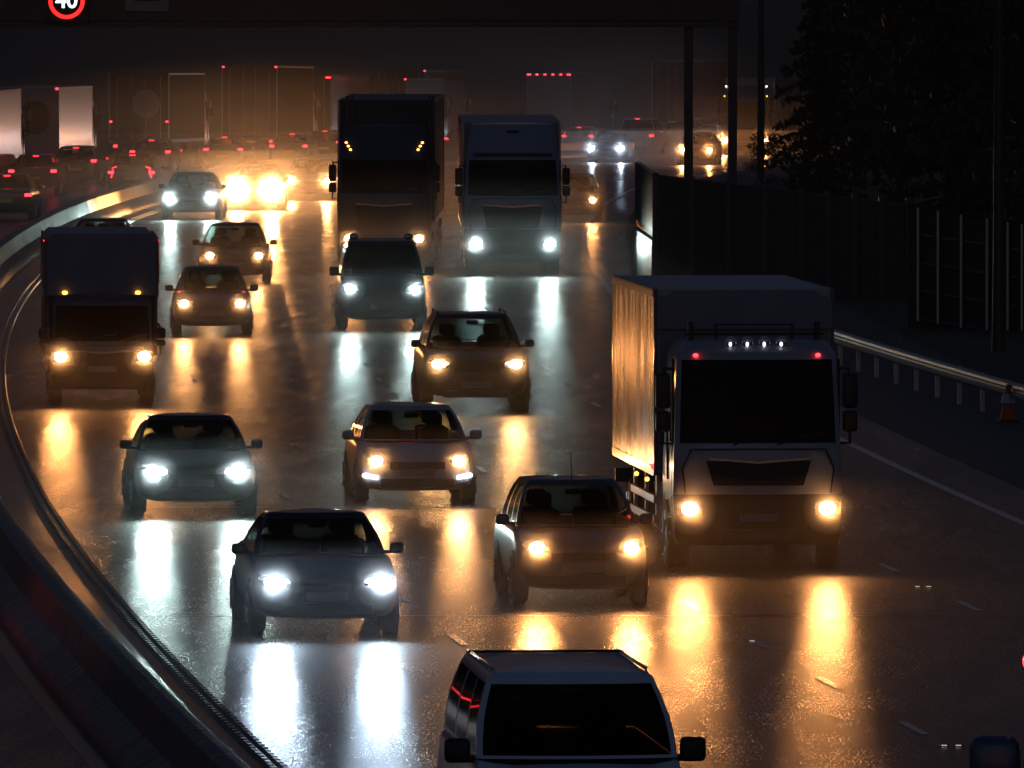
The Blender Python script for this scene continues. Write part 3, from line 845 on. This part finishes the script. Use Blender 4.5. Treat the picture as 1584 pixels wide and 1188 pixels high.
set_on_road(lu, 158, 207.5)

# lorry cut by the right edge of the frame, near the camera
nr = thing('flatbed_lorry', 'dark flatbed lorry cab with a red lamp, cut off at the lower right edge', 'lorry', (0, 0, 0))
make_cab(nr, dict(cw=2.45, zb=.34, zw0=2.3, zw1=3.3, zt=4.0, paint='p_navy', hx=.93, hz=.84, lamp='none', cl=2.1, rake=.02, mz0=2.62, mh=.78, mq=.16))
MB().ell((-1.155, .55, 3.86), (.022, .04, .045)).build('marker_light', 'redmark', nr, smooth=True)
MB().box(-1.2, 1.2, 2.4, 8.4, 1.05, 1.22, .02).build('load_bed', 'dark_steel', nr)
MB().box(-.4, .4, 1.8, 8.2, .78, 1.04).build('chassis', 'black', nr)
lorry_wheels(nr, 1.2, (1.2, 6.2), .48); rear_lights(nr, 8.4, 1.15)
set_on_road(nr, 1868, 72.5, turn=radians(-10))

# far oncoming lorry between the gantry posts
fo, _ = artic('far oncoming lorry with lamps along its roof, seen between the gantry posts', dict(cw=2.46, zb=.32, zw0=1.95, zw1=2.75, zt=3.6, paint='p_grey', hx=1.08, hz=.80, pw=24000, cl=2.2,
     marks=((-1.1, 3.05, 'amber'), (1.1, 3.05, 'amber'), (-1.05, 3.55, 'drl'), (1.05, 3.55, 'drl'))), (2.5, 15.5, 1.26, 1.15, 4.0, 'box_grey', 'box_gloss'))
rear_lights(fo, 15.5, 1.2)
set_on_road(fo, 1152, 585)

# ------------------------------------------------------------------ the other carriageway: tail lights
def away_car(label, px, D, p, head=0, col=WARM2):
    q = dict(p); q['lamp'] = 'none'; q['tl'] = 'redlamp'
    o = make_car('car_driving_away', label, 'car', q)
    if head: lamp(o, (0, -.15, .65), col, head, back=True, r=.12, size=radians(100))
    return set_on_road(o, px, D, away=True, L=q['L'])
away_car('dark car with one red tail lamp low in the left corner of the far queue', 6, 350, spec(SALOON, paint='p_black', tz=.80))
away_car('dark car with layered red tail lamps at the left edge of the queue', 50, 395, spec(SALOON, paint='p_navy', tz=.86), 80)
boom = away_car('dark car with hooked red lamp strips on both rear corners', 203, 396, spec(HATCH, paint='p_black', tz=.80))
for s in (-1, 1):
    MB().tube([(s * .52, 4.13, 1.0), (s * .66, 4.12, .95), (s * .63, 4.13, .86), (s * .70, 4.12, .62)], .018, 6).build('tail_strip', 'redlamp', boom)
away_car('car with a yellow rear plate in the queue behind the hooked-lamp car', 115, 420, spec(HATCH, paint='p_grey', tz=.92), 80)
away_car('far hatchback with paired red lamps right of the round-emblem container', 232, 452, spec(HATCH, paint='p_grey', tz=.95))
away_car('car with three bright brake lamps above the dazzling headlights', 446, 500, spec(SALOON, paint='p_grey', tz=.85, hx=.7), 120)
away_car('dim car with small red lamps left of the brake-lamp car', 345, 470, spec(HATCH, paint='p_black', tz=.9))
away_car('car with red lamps just left of the high-loaded lorry', 500, 530, spec(HATCH, paint='p_black', tz=.9))
away_car('car with red lamps in the gap between the two facing lorries', 712, 560, spec(HATCH, paint='p_black', tz=.95))
away_car('far car with red lamps just right of the pale lorry roof', 893, 600, spec(HATCH, paint='p_black', tz=.95))
away_car('farther car with red lamps above the lone white headlights', 975, 640, spec(HATCH, paint='p_black', tz=.9))
away_car('farthest car with red lamps by the first gantry post', 1003, 655, spec(HATCH, paint='p_grey', tz=.95))
vw = make_car('van_driving_away', 'pale van seen from behind near the lone white headlights', 'van', dict(L=4.9, W=1.9, roof=1.95, belt=1.2, hood=1.05, nose=.9, yw=.78, yt=1.5, yrt=4.6, yr=4.82, wb=.89, wt=.74, hx=.7, hz=.86, lamp='none', paint='p_white', van=True, glass='dark_glass', tl='redlamp', tz=1.0))
set_on_road(vw, 985, 590, away=True, L=4.9)
near_left = away_car('car with red tail lamps in the other carriageway beside the near barrier', -270, 142, spec(SALOON, paint='p_black', tz=.86))
for s in (-1, 1): pass

def away_lorry(label, px, D, hgt=4.1, hw=1.27, m='box_dark', side='curtain', L=13.6, lights='top2', emblem=None, band=None, low=True, head=0, tz=1.0):
    t = thing('lorry_driving_away', label, 'lorry', (0, 0, 0))
    Lt = L + 2.4
    make_cab(t, dict(cw=2.45, zb=.32, zw0=1.95, zw1=2.8, zt=3.5, paint='p_white', hx=.93, hz=.8, lamp='none', cl=2.1))
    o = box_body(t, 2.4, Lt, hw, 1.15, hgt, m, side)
    MB().box(-.42, .42, 1.8, Lt - .3, .75, 1.0).build('chassis', 'black', t)
    lorry_wheels(t, 1.2, (1.3, 4.0, Lt - 4.0, Lt - 2.7, Lt - 1.4), .48)
    rear_lights(t, Lt + .02, 1.2, tz, m='redlamp')
    def mk(x, z, w=.05, mm='redmark'):
        MB().box(x - w, x + w, Lt + .02, Lt + .05, z - .035, z + .035, .01).build('marker_light', mm, o)
    if lights == 'top2': mk(-hw + .06, hgt - .05); mk(hw - .06, hgt - .05)
    if lights == 'bar2': mk(-hw + .16, hgt - .14, .12); mk(hw - .16, hgt - .14, .12)
    if lights == 'mid2': mk(-hw + .08, 2.0); mk(hw - .08, 2.0)
    if lights == 'six':
        for k in range(6): mk(-hw + .12 + k * (2 * hw - .24) / 5, hgt - .06, .11 if k in (0, 5) else .07)
    if lights == 'one': mk(-hw + .06, hgt - .05)       # the corner seen from the right
    if emblem:
        MB().cyl((emblem[0], Lt + .027, emblem[1]), emblem[2], .012, 'y', 40).build('emblem', emblem[3], o)
    if band:
        for s in (-1, 1):
            MB().box(*sorted((s * (hw + .013), s * (hw + .02))), 2.5, Lt - .1, band[0], band[1]).build('red_stripe', 'red_band', o)
    if head: lamp(t, (0, -.2, .9), WARM2, head, back=True, r=.15, size=radians(100))
    return set_on_road(t, px, D, away=True, L=Lt)
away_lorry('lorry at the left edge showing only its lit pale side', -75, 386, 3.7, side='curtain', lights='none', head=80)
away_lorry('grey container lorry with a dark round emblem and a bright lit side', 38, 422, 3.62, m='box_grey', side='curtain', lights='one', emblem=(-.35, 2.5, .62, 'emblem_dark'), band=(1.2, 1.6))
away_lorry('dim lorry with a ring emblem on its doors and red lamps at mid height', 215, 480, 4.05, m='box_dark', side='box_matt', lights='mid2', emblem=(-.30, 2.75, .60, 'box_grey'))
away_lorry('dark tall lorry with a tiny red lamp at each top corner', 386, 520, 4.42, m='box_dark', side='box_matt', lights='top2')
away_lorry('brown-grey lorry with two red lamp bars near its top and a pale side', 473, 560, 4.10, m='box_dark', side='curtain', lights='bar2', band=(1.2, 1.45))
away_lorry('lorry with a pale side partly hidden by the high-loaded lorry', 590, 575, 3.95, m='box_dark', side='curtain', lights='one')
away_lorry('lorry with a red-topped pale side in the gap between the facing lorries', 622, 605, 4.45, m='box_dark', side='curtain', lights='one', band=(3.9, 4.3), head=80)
away_lorry('lorry with a row of six red lamps along its top edge', 849, 648, 4.35, m='box_grey', side='box_grey', lights='six')
away_lorry('farthest lorry, faint, with one red lamp on its corner', 1040, 690, 4.6, m='box_dark', side='box_dark', lights='one')

# ------------------------------------------------------------------ gantry with signals
GD = 402.0
gt = thing('sign_gantry', 'dark steel gantry spanning the road on paired legs', 'gantry', P(0, GD))
def gx(px): return (px - 792) * GD / FPX - edge(GD)
for px in (1065, 1133):
    x = gx(px)
    b = MB().box(x - .16, x + .16, -.16, .16, -.05, 9.6, .03); b.box(x - .35, x + .35, -.35, .35, -.05, .12, .02)
    b.build('leg', 'dark_steel', gt)
for px in (-420, -352):
    x = gx(px); MB().box(x - .16, x + .16, -.16, .16, -.05, 9.6, .03).build('leg', 'dark_steel', gt)
b = MB(); xl, xr = gx(-430), gx(1143)
for z in (5.95, 8.2):
    for yy in (-.6, .6): b.box(xl, xr, yy - .09, yy + .09, z - .09, z + .09, .02)
x = xl; fl = 0
while x < xr - 2.2:
    for yy in (-.6, .6):
        b.tube([(x, yy, 5.95 if fl else 8.2), (x + 2.2, yy, 8.2 if fl else 5.95)], .05, 6)
        b.tube([(x, yy, 5.95), (x, yy, 8.2)], .04, 6)
    b.tube([(x, -.6, 5.95), (x, .6, 5.95)], .04, 6)
    x += 2.2; fl = 1 - fl
b.build('truss', 'dark_steel', gt)
b = MB(); b.box(xl, xr, -.5, .5, 6.05, 6.10); b.box(xl, xr, -.74, -.70, 6.1, 7.0); b.build('walkway', 'dark_steel', gt)
# speed signal: red ring, white figures
def signal(px, zc, label, lit):
    x = gx(px)
    t = thing('speed_signal' if lit else 'lane_signal', label, 'road sign', P(x, GD, zc))
    MB().box(-.78, .78, -.98, -.78, -.78, .78, .04).build('housing', 'black' if lit else 'box_grey', t)
    if lit:
        b = MB(); n = 56; ri, ro = .50, .635
        def rg(r, y): return [Vector((r * cos(2 * pi * k / n), y, r * sin(2 * pi * k / n))) for k in range(n)]
        b.grid([rg(ri, -.985), rg(ri, -1.0), rg(ro, -1.0), rg(ro, -.985)], close=True)
        b.build('ring', 'led_red', t)
        cu = bpy.data.curves.new('figures', 'FONT'); cu.body = '40'; cu.size = .78; cu.align_x = 'CENTER'; cu.align_y = 'CENTER'; cu.extrude = .006; cu.offset = .012
        to = bpy.data.objects.new('figures', cu); COL.objects.link(to)
        dg = bpy.context.evaluated_depsgraph_get()
        me = bpy.data.meshes.new_from_object(to.evaluated_get(dg))
        bpy.data.objects.remove(to); me.materials.clear(); me.materials.append(M['led_white'])
        fo_ = bpy.data.objects.new('figures', me); COL.objects.link(fo_); fo_.parent = t
        fo_.location = (0, -.992, 0); fo_.rotation_euler = (pi / 2, 0, 0)
    else:
        MB().box(-.45, .45, -.995, -.981, -.40, .62, .02).build('face', 'emblem_dark', t)
        MB().tube([(-.25, -1.0, -.28), (.0, -1.0, -.05), (.25, -1.0, -.28)], .04, 6).build('symbol', 'box_grey', t)
    return t
zc = CAM_H + drop(GD) - 95.0 * GD / FPX
signal(105, zc + .02, 'lit speed signal with figures 40 in a red ring on the gantry', True)
signal(229, zc + .42, 'unlit grey signal box on the gantry right of the lit one', False)

# ------------------------------------------------------------------ right side: noise barrier, guard rail, posts, cone, trees
def at(px, D, z=0.): return Vector(((px - 792) * D / FPX, D, gz(D) + z))
nbar = thing('noise_barrier', 'brown panelled noise barrier beside the road, its ribbed end face glinting', 'barrier', at(1012, 276))
def rel(v): return Vector(v) - nbar.location
def wall(pa, pb, za0, za1, zb0, zb1, th, m, name, nseg=10, rib=0.):
    b = MB(); d = (pb - pa); nrm = Vector((-d.y, d.x, 0)).normalized() * th
    pts = []
    for i in range(nseg + 1):
        t = i / nseg; q = pa + d * t; z0 = za0 + (zb0 - za0) * t; z1 = za1 + (zb1 - za1) * t
        off = nrm * (rib / th if rib and i % 2 else 0)
        pts.append((rel(q + off), z0, z1))
    b.grid([[p + Vector((0, 0, z0)) - nrm, p + Vector((0, 0, z0)), p + Vector((0, 0, z1)), p + Vector((0, 0, z1)) - nrm] for p, z0, z1 in pts], close=True)
    return b.build(name, m, nbar)
e0, e1 = at(985, 290), at(1014, 276)
wall(e1, e0, 1.42, 2.80, 1.42, 2.85, .10, 'alu_rib', 'ribbed_panel', 40, .06)
wall(e1 + Vector((-.10, 0, 0)), e0 + Vector((-.10, 0, 0)), -.05, 1.22, -.05, 1.22, .10, 'alu_rib', 'ribbed_panel', 40, .06)
wall(e1, e0, 1.23, 1.40, 1.23, 1.40, .14, 'dark_steel', 'rail')
c1, c2 = at(1240, 273), at(1405, 271)
wall(e1, c1, -.1, 2.82, -.1, 2.46, .12, 'panel', 'panel')
wall(c1, c2, -.1, 2.46, -.1, 2.2, .12, 'panel', 'panel')
for q, h in ((e1, 2.86), (c1, 2.55)) + tuple((e1 + (c1 - e1) * k / 4, 2.86 - .31 * k / 4) for k in range(1, 4)) + tuple((c1 + (c2 - c1) * k / 4, 2.53 - .16 * k / 4) for k in range(1, 5)):
    r_ = rel(q); MB().box(r_.x - .07, r_.x + .07, r_.y - .24, r_.y - .14, -.1, h).build('post', 'dark_steel', nbar)
# open-framed section with shining posts
fs = thing('post_fence', 'dark barrier section with pale shining posts and short rails on the far right', 'fence', at(1405, 253))
def relf(v): return Vector(v) - fs.location
f0, f1 = at(1405, 250), at(1640, 248)
def fz(t): return 2.66 - .48 * t
b = MB()
b.grid([[relf(e) + Vector((0, yy, zz)) for yy, zz in ((.12, -.6), (.12, fz(t)), (.22, fz(t)), (.22, -.6))] for e, t in ((f0, 0), (f1, 1))], close=True)
b.build('panel', 'box_dark', fs)
PXS = (1420, 1451, 1487, 1527, 1559, 1581, 1612)
for px in PXS:
    t = (px - 1405) / 235.; q = relf(f0 + (f1 - f0) * t)
    MB().box(q.x - .03, q.x + .03, q.y - .10, q.y + .02, .16 - .46 * t, fz(t), .01).build('post', 'steel', fs)
for px, nx in zip(PXS, PXS[1:]):
    if px == 1527: continue
    for k in range(4):
        t0, t1 = (px + 7 - 1405) / 235., (nx - 4 - 1405) / 235.
        q = relf(f0 + (f1 - f0) * t0); w = relf(f0 + (f1 - f0) * t1); z = .22 + .62 * k
        b = MB(); b.tube([q + Vector((0, -.03, z - .46 * t0)), w + Vector((0, -.03, z - .46 * t1 - .01))], .028, 6); b.build('rail', 'steel', fs)
q, w = relf(f0), relf(f1)
b = MB(); b.tube([q + Vector((0, -.04, fz(0) + .04)), w + Vector((0, -.04, fz(1) + .03))], .035, 6); b.build('capping', 'dark_steel', fs)
b = MB(); b.tube([q + Vector((.1, -.2, 2.72)), q + Vector((.75, -.2, 2.88))], .03, 6); b.build('stay', 'steel', fs)
# guard rail
gr = thing('guard_rail', 'shining steel guard rail on the verge at the right', 'guard rail', P(17, 190))
def relg(v): return Vector(v) - gr.location
b = MB()
wp = [(0, .42), (-.05, .46), (-.06, .50), (-.01, .54), (-.01, .58), (-.06, .62), (-.05, .67), (0, .71), (.012, .71), (.012, .42)]
def groff(D): return 17.7 + (D - 199) * (16.6 - 17.7) / 29.
b.grid([[relg(P(groff(D) + x, D, z)) for x, z in wp] for D in frange(130, 262, 3)], close=True)
b.build('rail', 'steel', gr)
for D in frange(132, 262, 3.2):
    q = relg(P(groff(D) + .06, D)); MB().box(q.x - .04, q.x + .04, q.y - .05, q.y + .05, -.05, .70).build('post', 'steel', gr)
# lamp column and a thin far post
lc = thing('lamp_column', 'tall bluish lamp column rising behind the post fence at the right edge', 'lamp post', at(1545, 236))
MB().tube([(0, 0, -.05), (0, 0, 1.6), (0, 0, 12)], [.14, .12, .08], 14).build('column', 'dark_steel', lc, smooth=True)
MB().tube([(0, 0, 12), (-.4, -.1, 12.5), (-1.6, -.3, 12.7)], .05, 8).build('arm', 'steel', lc, smooth=True)
MB().ell((-1.9, -.35, 12.68), (.4, .16, .08)).build('lantern', 'dark_steel', lc, smooth=True)
lc2 = thing('lamp_column', 'thin dark column right of the two gantry legs', 'lamp post', at(1177, 440))
MB().tube([(0, 0, -.05), (0, 0, 12)], [.15, .10], 12).build('column', 'dark_steel', lc2, smooth=True)
MB().tube([(0, 0, 12), (-1.6, -.3, 12.7)], .05, 8).build('arm', 'dark_steel', lc2, smooth=True)
MB().ell((-1.9, -.35, 12.68), (.4, .16, .08)).build('lantern', 'dark_steel', lc2, smooth=True)
# cone
cn = thing('traffic_cone', 'traffic cone standing on the verge by the guard rail', 'traffic cone', at(1560, 200.5))
MB().box(-.18, .18, -.18, .18, 0, .05, .02).build('foot', 'black', cn)
MB().cyl((0, 0, .36), .14, .62, 'z', 20, r2=.03).build('body', 'cone_orange', cn, smooth=True)
MB().cyl((0, 0, .42), .126, .16, 'z', 20, r2=.096).build('sleeve', 'cone_white', cn, smooth=True)

# trees
def leaves(b, c, rad, n, size, flat=1.):
    for _ in range(n):
        while True:
            v = Vector((random.uniform(-1, 1), random.uniform(-1, 1), random.uniform(-1, 1)))
            if .15 < v.length < 1: break
        p = Vector(c) + Vector((v.x * rad[0], v.y * rad[1], v.z * rad[2]))
        u = Vector((random.gauss(0, 1), random.gauss(0, 1), random.gauss(0, flat))).normalized(); w = u.orthogonal().normalized()
        w = (Matrix.Rotation(random.uniform(0, 6.28), 3, u) @ w); s = size * random.uniform(.6, 1.4)
        b.poly([p - w * s, p + u.cross(w) * s * .45, p + w * s, p - u.cross(w) * s * .45])
def broadleaf(h, seed):
    random.seed(seed)
    t = bpy.data.objects.new('broadleaf_tree', None); COL.objects.link(t)
    tr = MB(); tr.tube([(0, 0, -.1), (.1, 0, h * .2), (.05, .1, h * .45), (-.1, .1, h * .8)], [.24, .19, .13, .04], 10)
    cr = MB()
    for k in range(34):
        a = random.uniform(0, 6.28); zz = random.uniform(.22, 1.0) * h; rr = h * .34 * (1 - abs(zz / h - .55) ** 1.5 * 1.5) * random.uniform(.3, 1)
        c = (cos(a) * rr, sin(a) * rr, zz)
        tr.tube([(.05, .05, zz * .72), (c[0] * .5, c[1] * .5, zz * .88), c], [.06, .04, .015], 5)
        leaves(cr, c, (h * .10, h * .10, h * .075), 90, .17)
    tr.build('trunk', 'bark', t, smooth=True); cr.build('crown', 'leaf', t)
    return t
def conifer(h, seed):
    random.seed(seed)
    t = bpy.data.objects.new('conifer_tree', None); COL.objects.link(t)
    tr = MB(); tr.tube([(0, 0, -.1), (0, 0, h * .5), (0, 0, h)], [.22, .13, .02], 10)
    cr = MB()
    for k in range(90):
        zz = .08 * h + (k / 90.) * .9 * h; L = (1 - zz / h) * h * .26 + .3
        L *= random.uniform(.6, 1.15); a = k * 2.4 + random.uniform(-.3, .3)
        e = Vector((cos(a) * L, sin(a) * L, zz - L * .22)); s0 = Vector((0, 0, zz))
        tr.tube([s0, (s0 + e) / 2 + Vector((0, 0, .1)), e], [.035, .02, .008], 4)
        for q in range(9):
            p = s0 + (e - s0) * (q + 1) / 9.
            leaves(cr, p, (.22, .22, .16), 6, .17, .4)
    tr.build('trunk', 'bark', t, smooth=True); cr.build('crown', 'needle', t)
    return t
cpro = conifer(11, 3); bpro = broadleaf(12, 5); bpro2 = broadleaf(10, 11)
trees = [(cpro, 1272, 330, .72, 'conifer nearest the gantry legs, its drooping branches against the glow'),
         (bpro, 1392, 322, .78, 'dark leafy tree behind the noise barrier, next to the conifer'),
         (bpro2, 1180, 385, .22, 'low bush with bare twigs between the gantry legs and the conifer'),
         (bpro2, 1470, 305, .95, 'dark leafy tree behind the middle of the noise barrier'),
         (cpro, 1500, 300, 1.15, 'tall dark conifer behind the post fence'),
         (bpro, 1585, 292, .95, 'dark leafy tree beside the lamp column at the right'),
         (bpro2, 1690, 285, 1.1, 'dark leafy tree at the right edge of the picture'),
         (bpro, 1500, 390, 1.15, 'tall dim tree farther back between the leafy trees'),
         (cpro, 1330, 430, 1.25, 'far conifer behind the first conifer')]
used = set()
for pr, px, D, sc, lab in trees:
    o = pr if pr.name not in used else copy_tree(pr)
    used.add(pr.name)
    o.location = at(px, D, -.02); o.scale = (sc, sc, sc); o.rotation_euler = (0, 0, px * .7)
    tag(o, lab, 'tree', 'trees behind the noise barrier')

# ------------------------------------------------------------------ air
hz_ = MB().box(-1700, 1700, -1000, 2600, -6, 24).build('haze', 'black')
hm = bpy.data.materials.new('haze_air'); hm.use_nodes = True
hn = hm.node_tree.nodes; hn.remove(hn['Principled BSDF'])
pv = hn.new('ShaderNodeVolumePrincipled')
pv.inputs['Color'].default_value = (.92, .92, .94, 1)
pv.inputs['Density'].default_value = HAZE_DENSITY
pv.inputs['Anisotropy'].default_value = HAZE_G
hm.node_tree.links.new(pv.outputs['Volume'], hn['Material Output'].inputs['Volume'])
hz_.data.materials.clear(); hz_.data.materials.append(hm)
def spray_top(D): return 1.4 + .8 * math.exp(-((D - 390) / 95.) ** 2)
sp = MB()
sp.grid([[P(o, D, z) for o, z in ((-16.5, .06), (-16.5, spray_top(D) - .3), (14.6, spray_top(D)), (14.6, .06))] for D in frange(118, 640, 6)], close=True)
for e_ in (0, 1):
    rr = [v for v in sp.bm.verts if abs(v.co.y - (118, 640)[e_]) < .01]
    sp.bm.faces.new(rr if e_ else rr[::-1])
so_ = sp.build('road_spray', 'black')
sm_ = hm.copy(); sm_.name = 'spray_air'
sm_.node_tree.nodes['Principled Volume'].inputs['Density'].default_value = SPRAY_DENSITY
so_.data.materials.clear(); so_.data.materials.append(sm_)
up = MB()
def veil_top(D): return 1.8 + 4.2 * math.exp(-((D - 430) / 110.) ** 2)
up.grid([[P(o, D, z) for o, z in ((-16.4, .07), (-16.4, veil_top(D) - .6), (-8, veil_top(D)), (3, veil_top(D) + .4), (14.5, veil_top(D)), (14.5, .07))] for D in frange(200, 636, 6)], close=True)
for e_ in (0, 1):
    rr = [v for v in up.bm.verts if abs(v.co.y - (200, 636)[e_]) < .01]
    up.bm.faces.new(rr if e_ else rr[::-1])
uo_ = up.build('spray_veil', 'black', so_); uo_['kind'] = 'stuff'
um_ = hm.copy(); um_.name = 'veil_air'
um_.node_tree.nodes['Principled Volume'].inputs['Density'].default_value = SPRAY_DENSITY * .38
uo_.data.materials.clear(); uo_.data.materials.append(um_)
tag(so_, 'low spray thrown up by tyres over the wet road', 'spray', kind='stuff')
bpy.context.view_layer.update()
def mist(name, f, dens, parent=None):  # lens-glare halos: scattering balls added round every lit headlight
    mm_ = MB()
    for o, r in HALOS:
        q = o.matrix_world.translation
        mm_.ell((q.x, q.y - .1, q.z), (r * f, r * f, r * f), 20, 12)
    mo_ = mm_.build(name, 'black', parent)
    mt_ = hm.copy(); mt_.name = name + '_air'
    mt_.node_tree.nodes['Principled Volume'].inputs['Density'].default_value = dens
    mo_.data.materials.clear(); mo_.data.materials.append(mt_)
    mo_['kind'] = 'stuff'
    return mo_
mo_ = tag(mist('headlight_halo', .68, HALO_DENSITY), 'added volume balls giving the lit headlights a glare halo', 'glare halo', kind='stuff')
mist('middle_halo', .95, HALO_DENSITY * .028, mo_)
mist('outer_halo', 1.8, HALO_DENSITY * .005, mo_)
tag(hz_, 'thin rain mist hanging over the whole road', 'haze', kind='stuff')
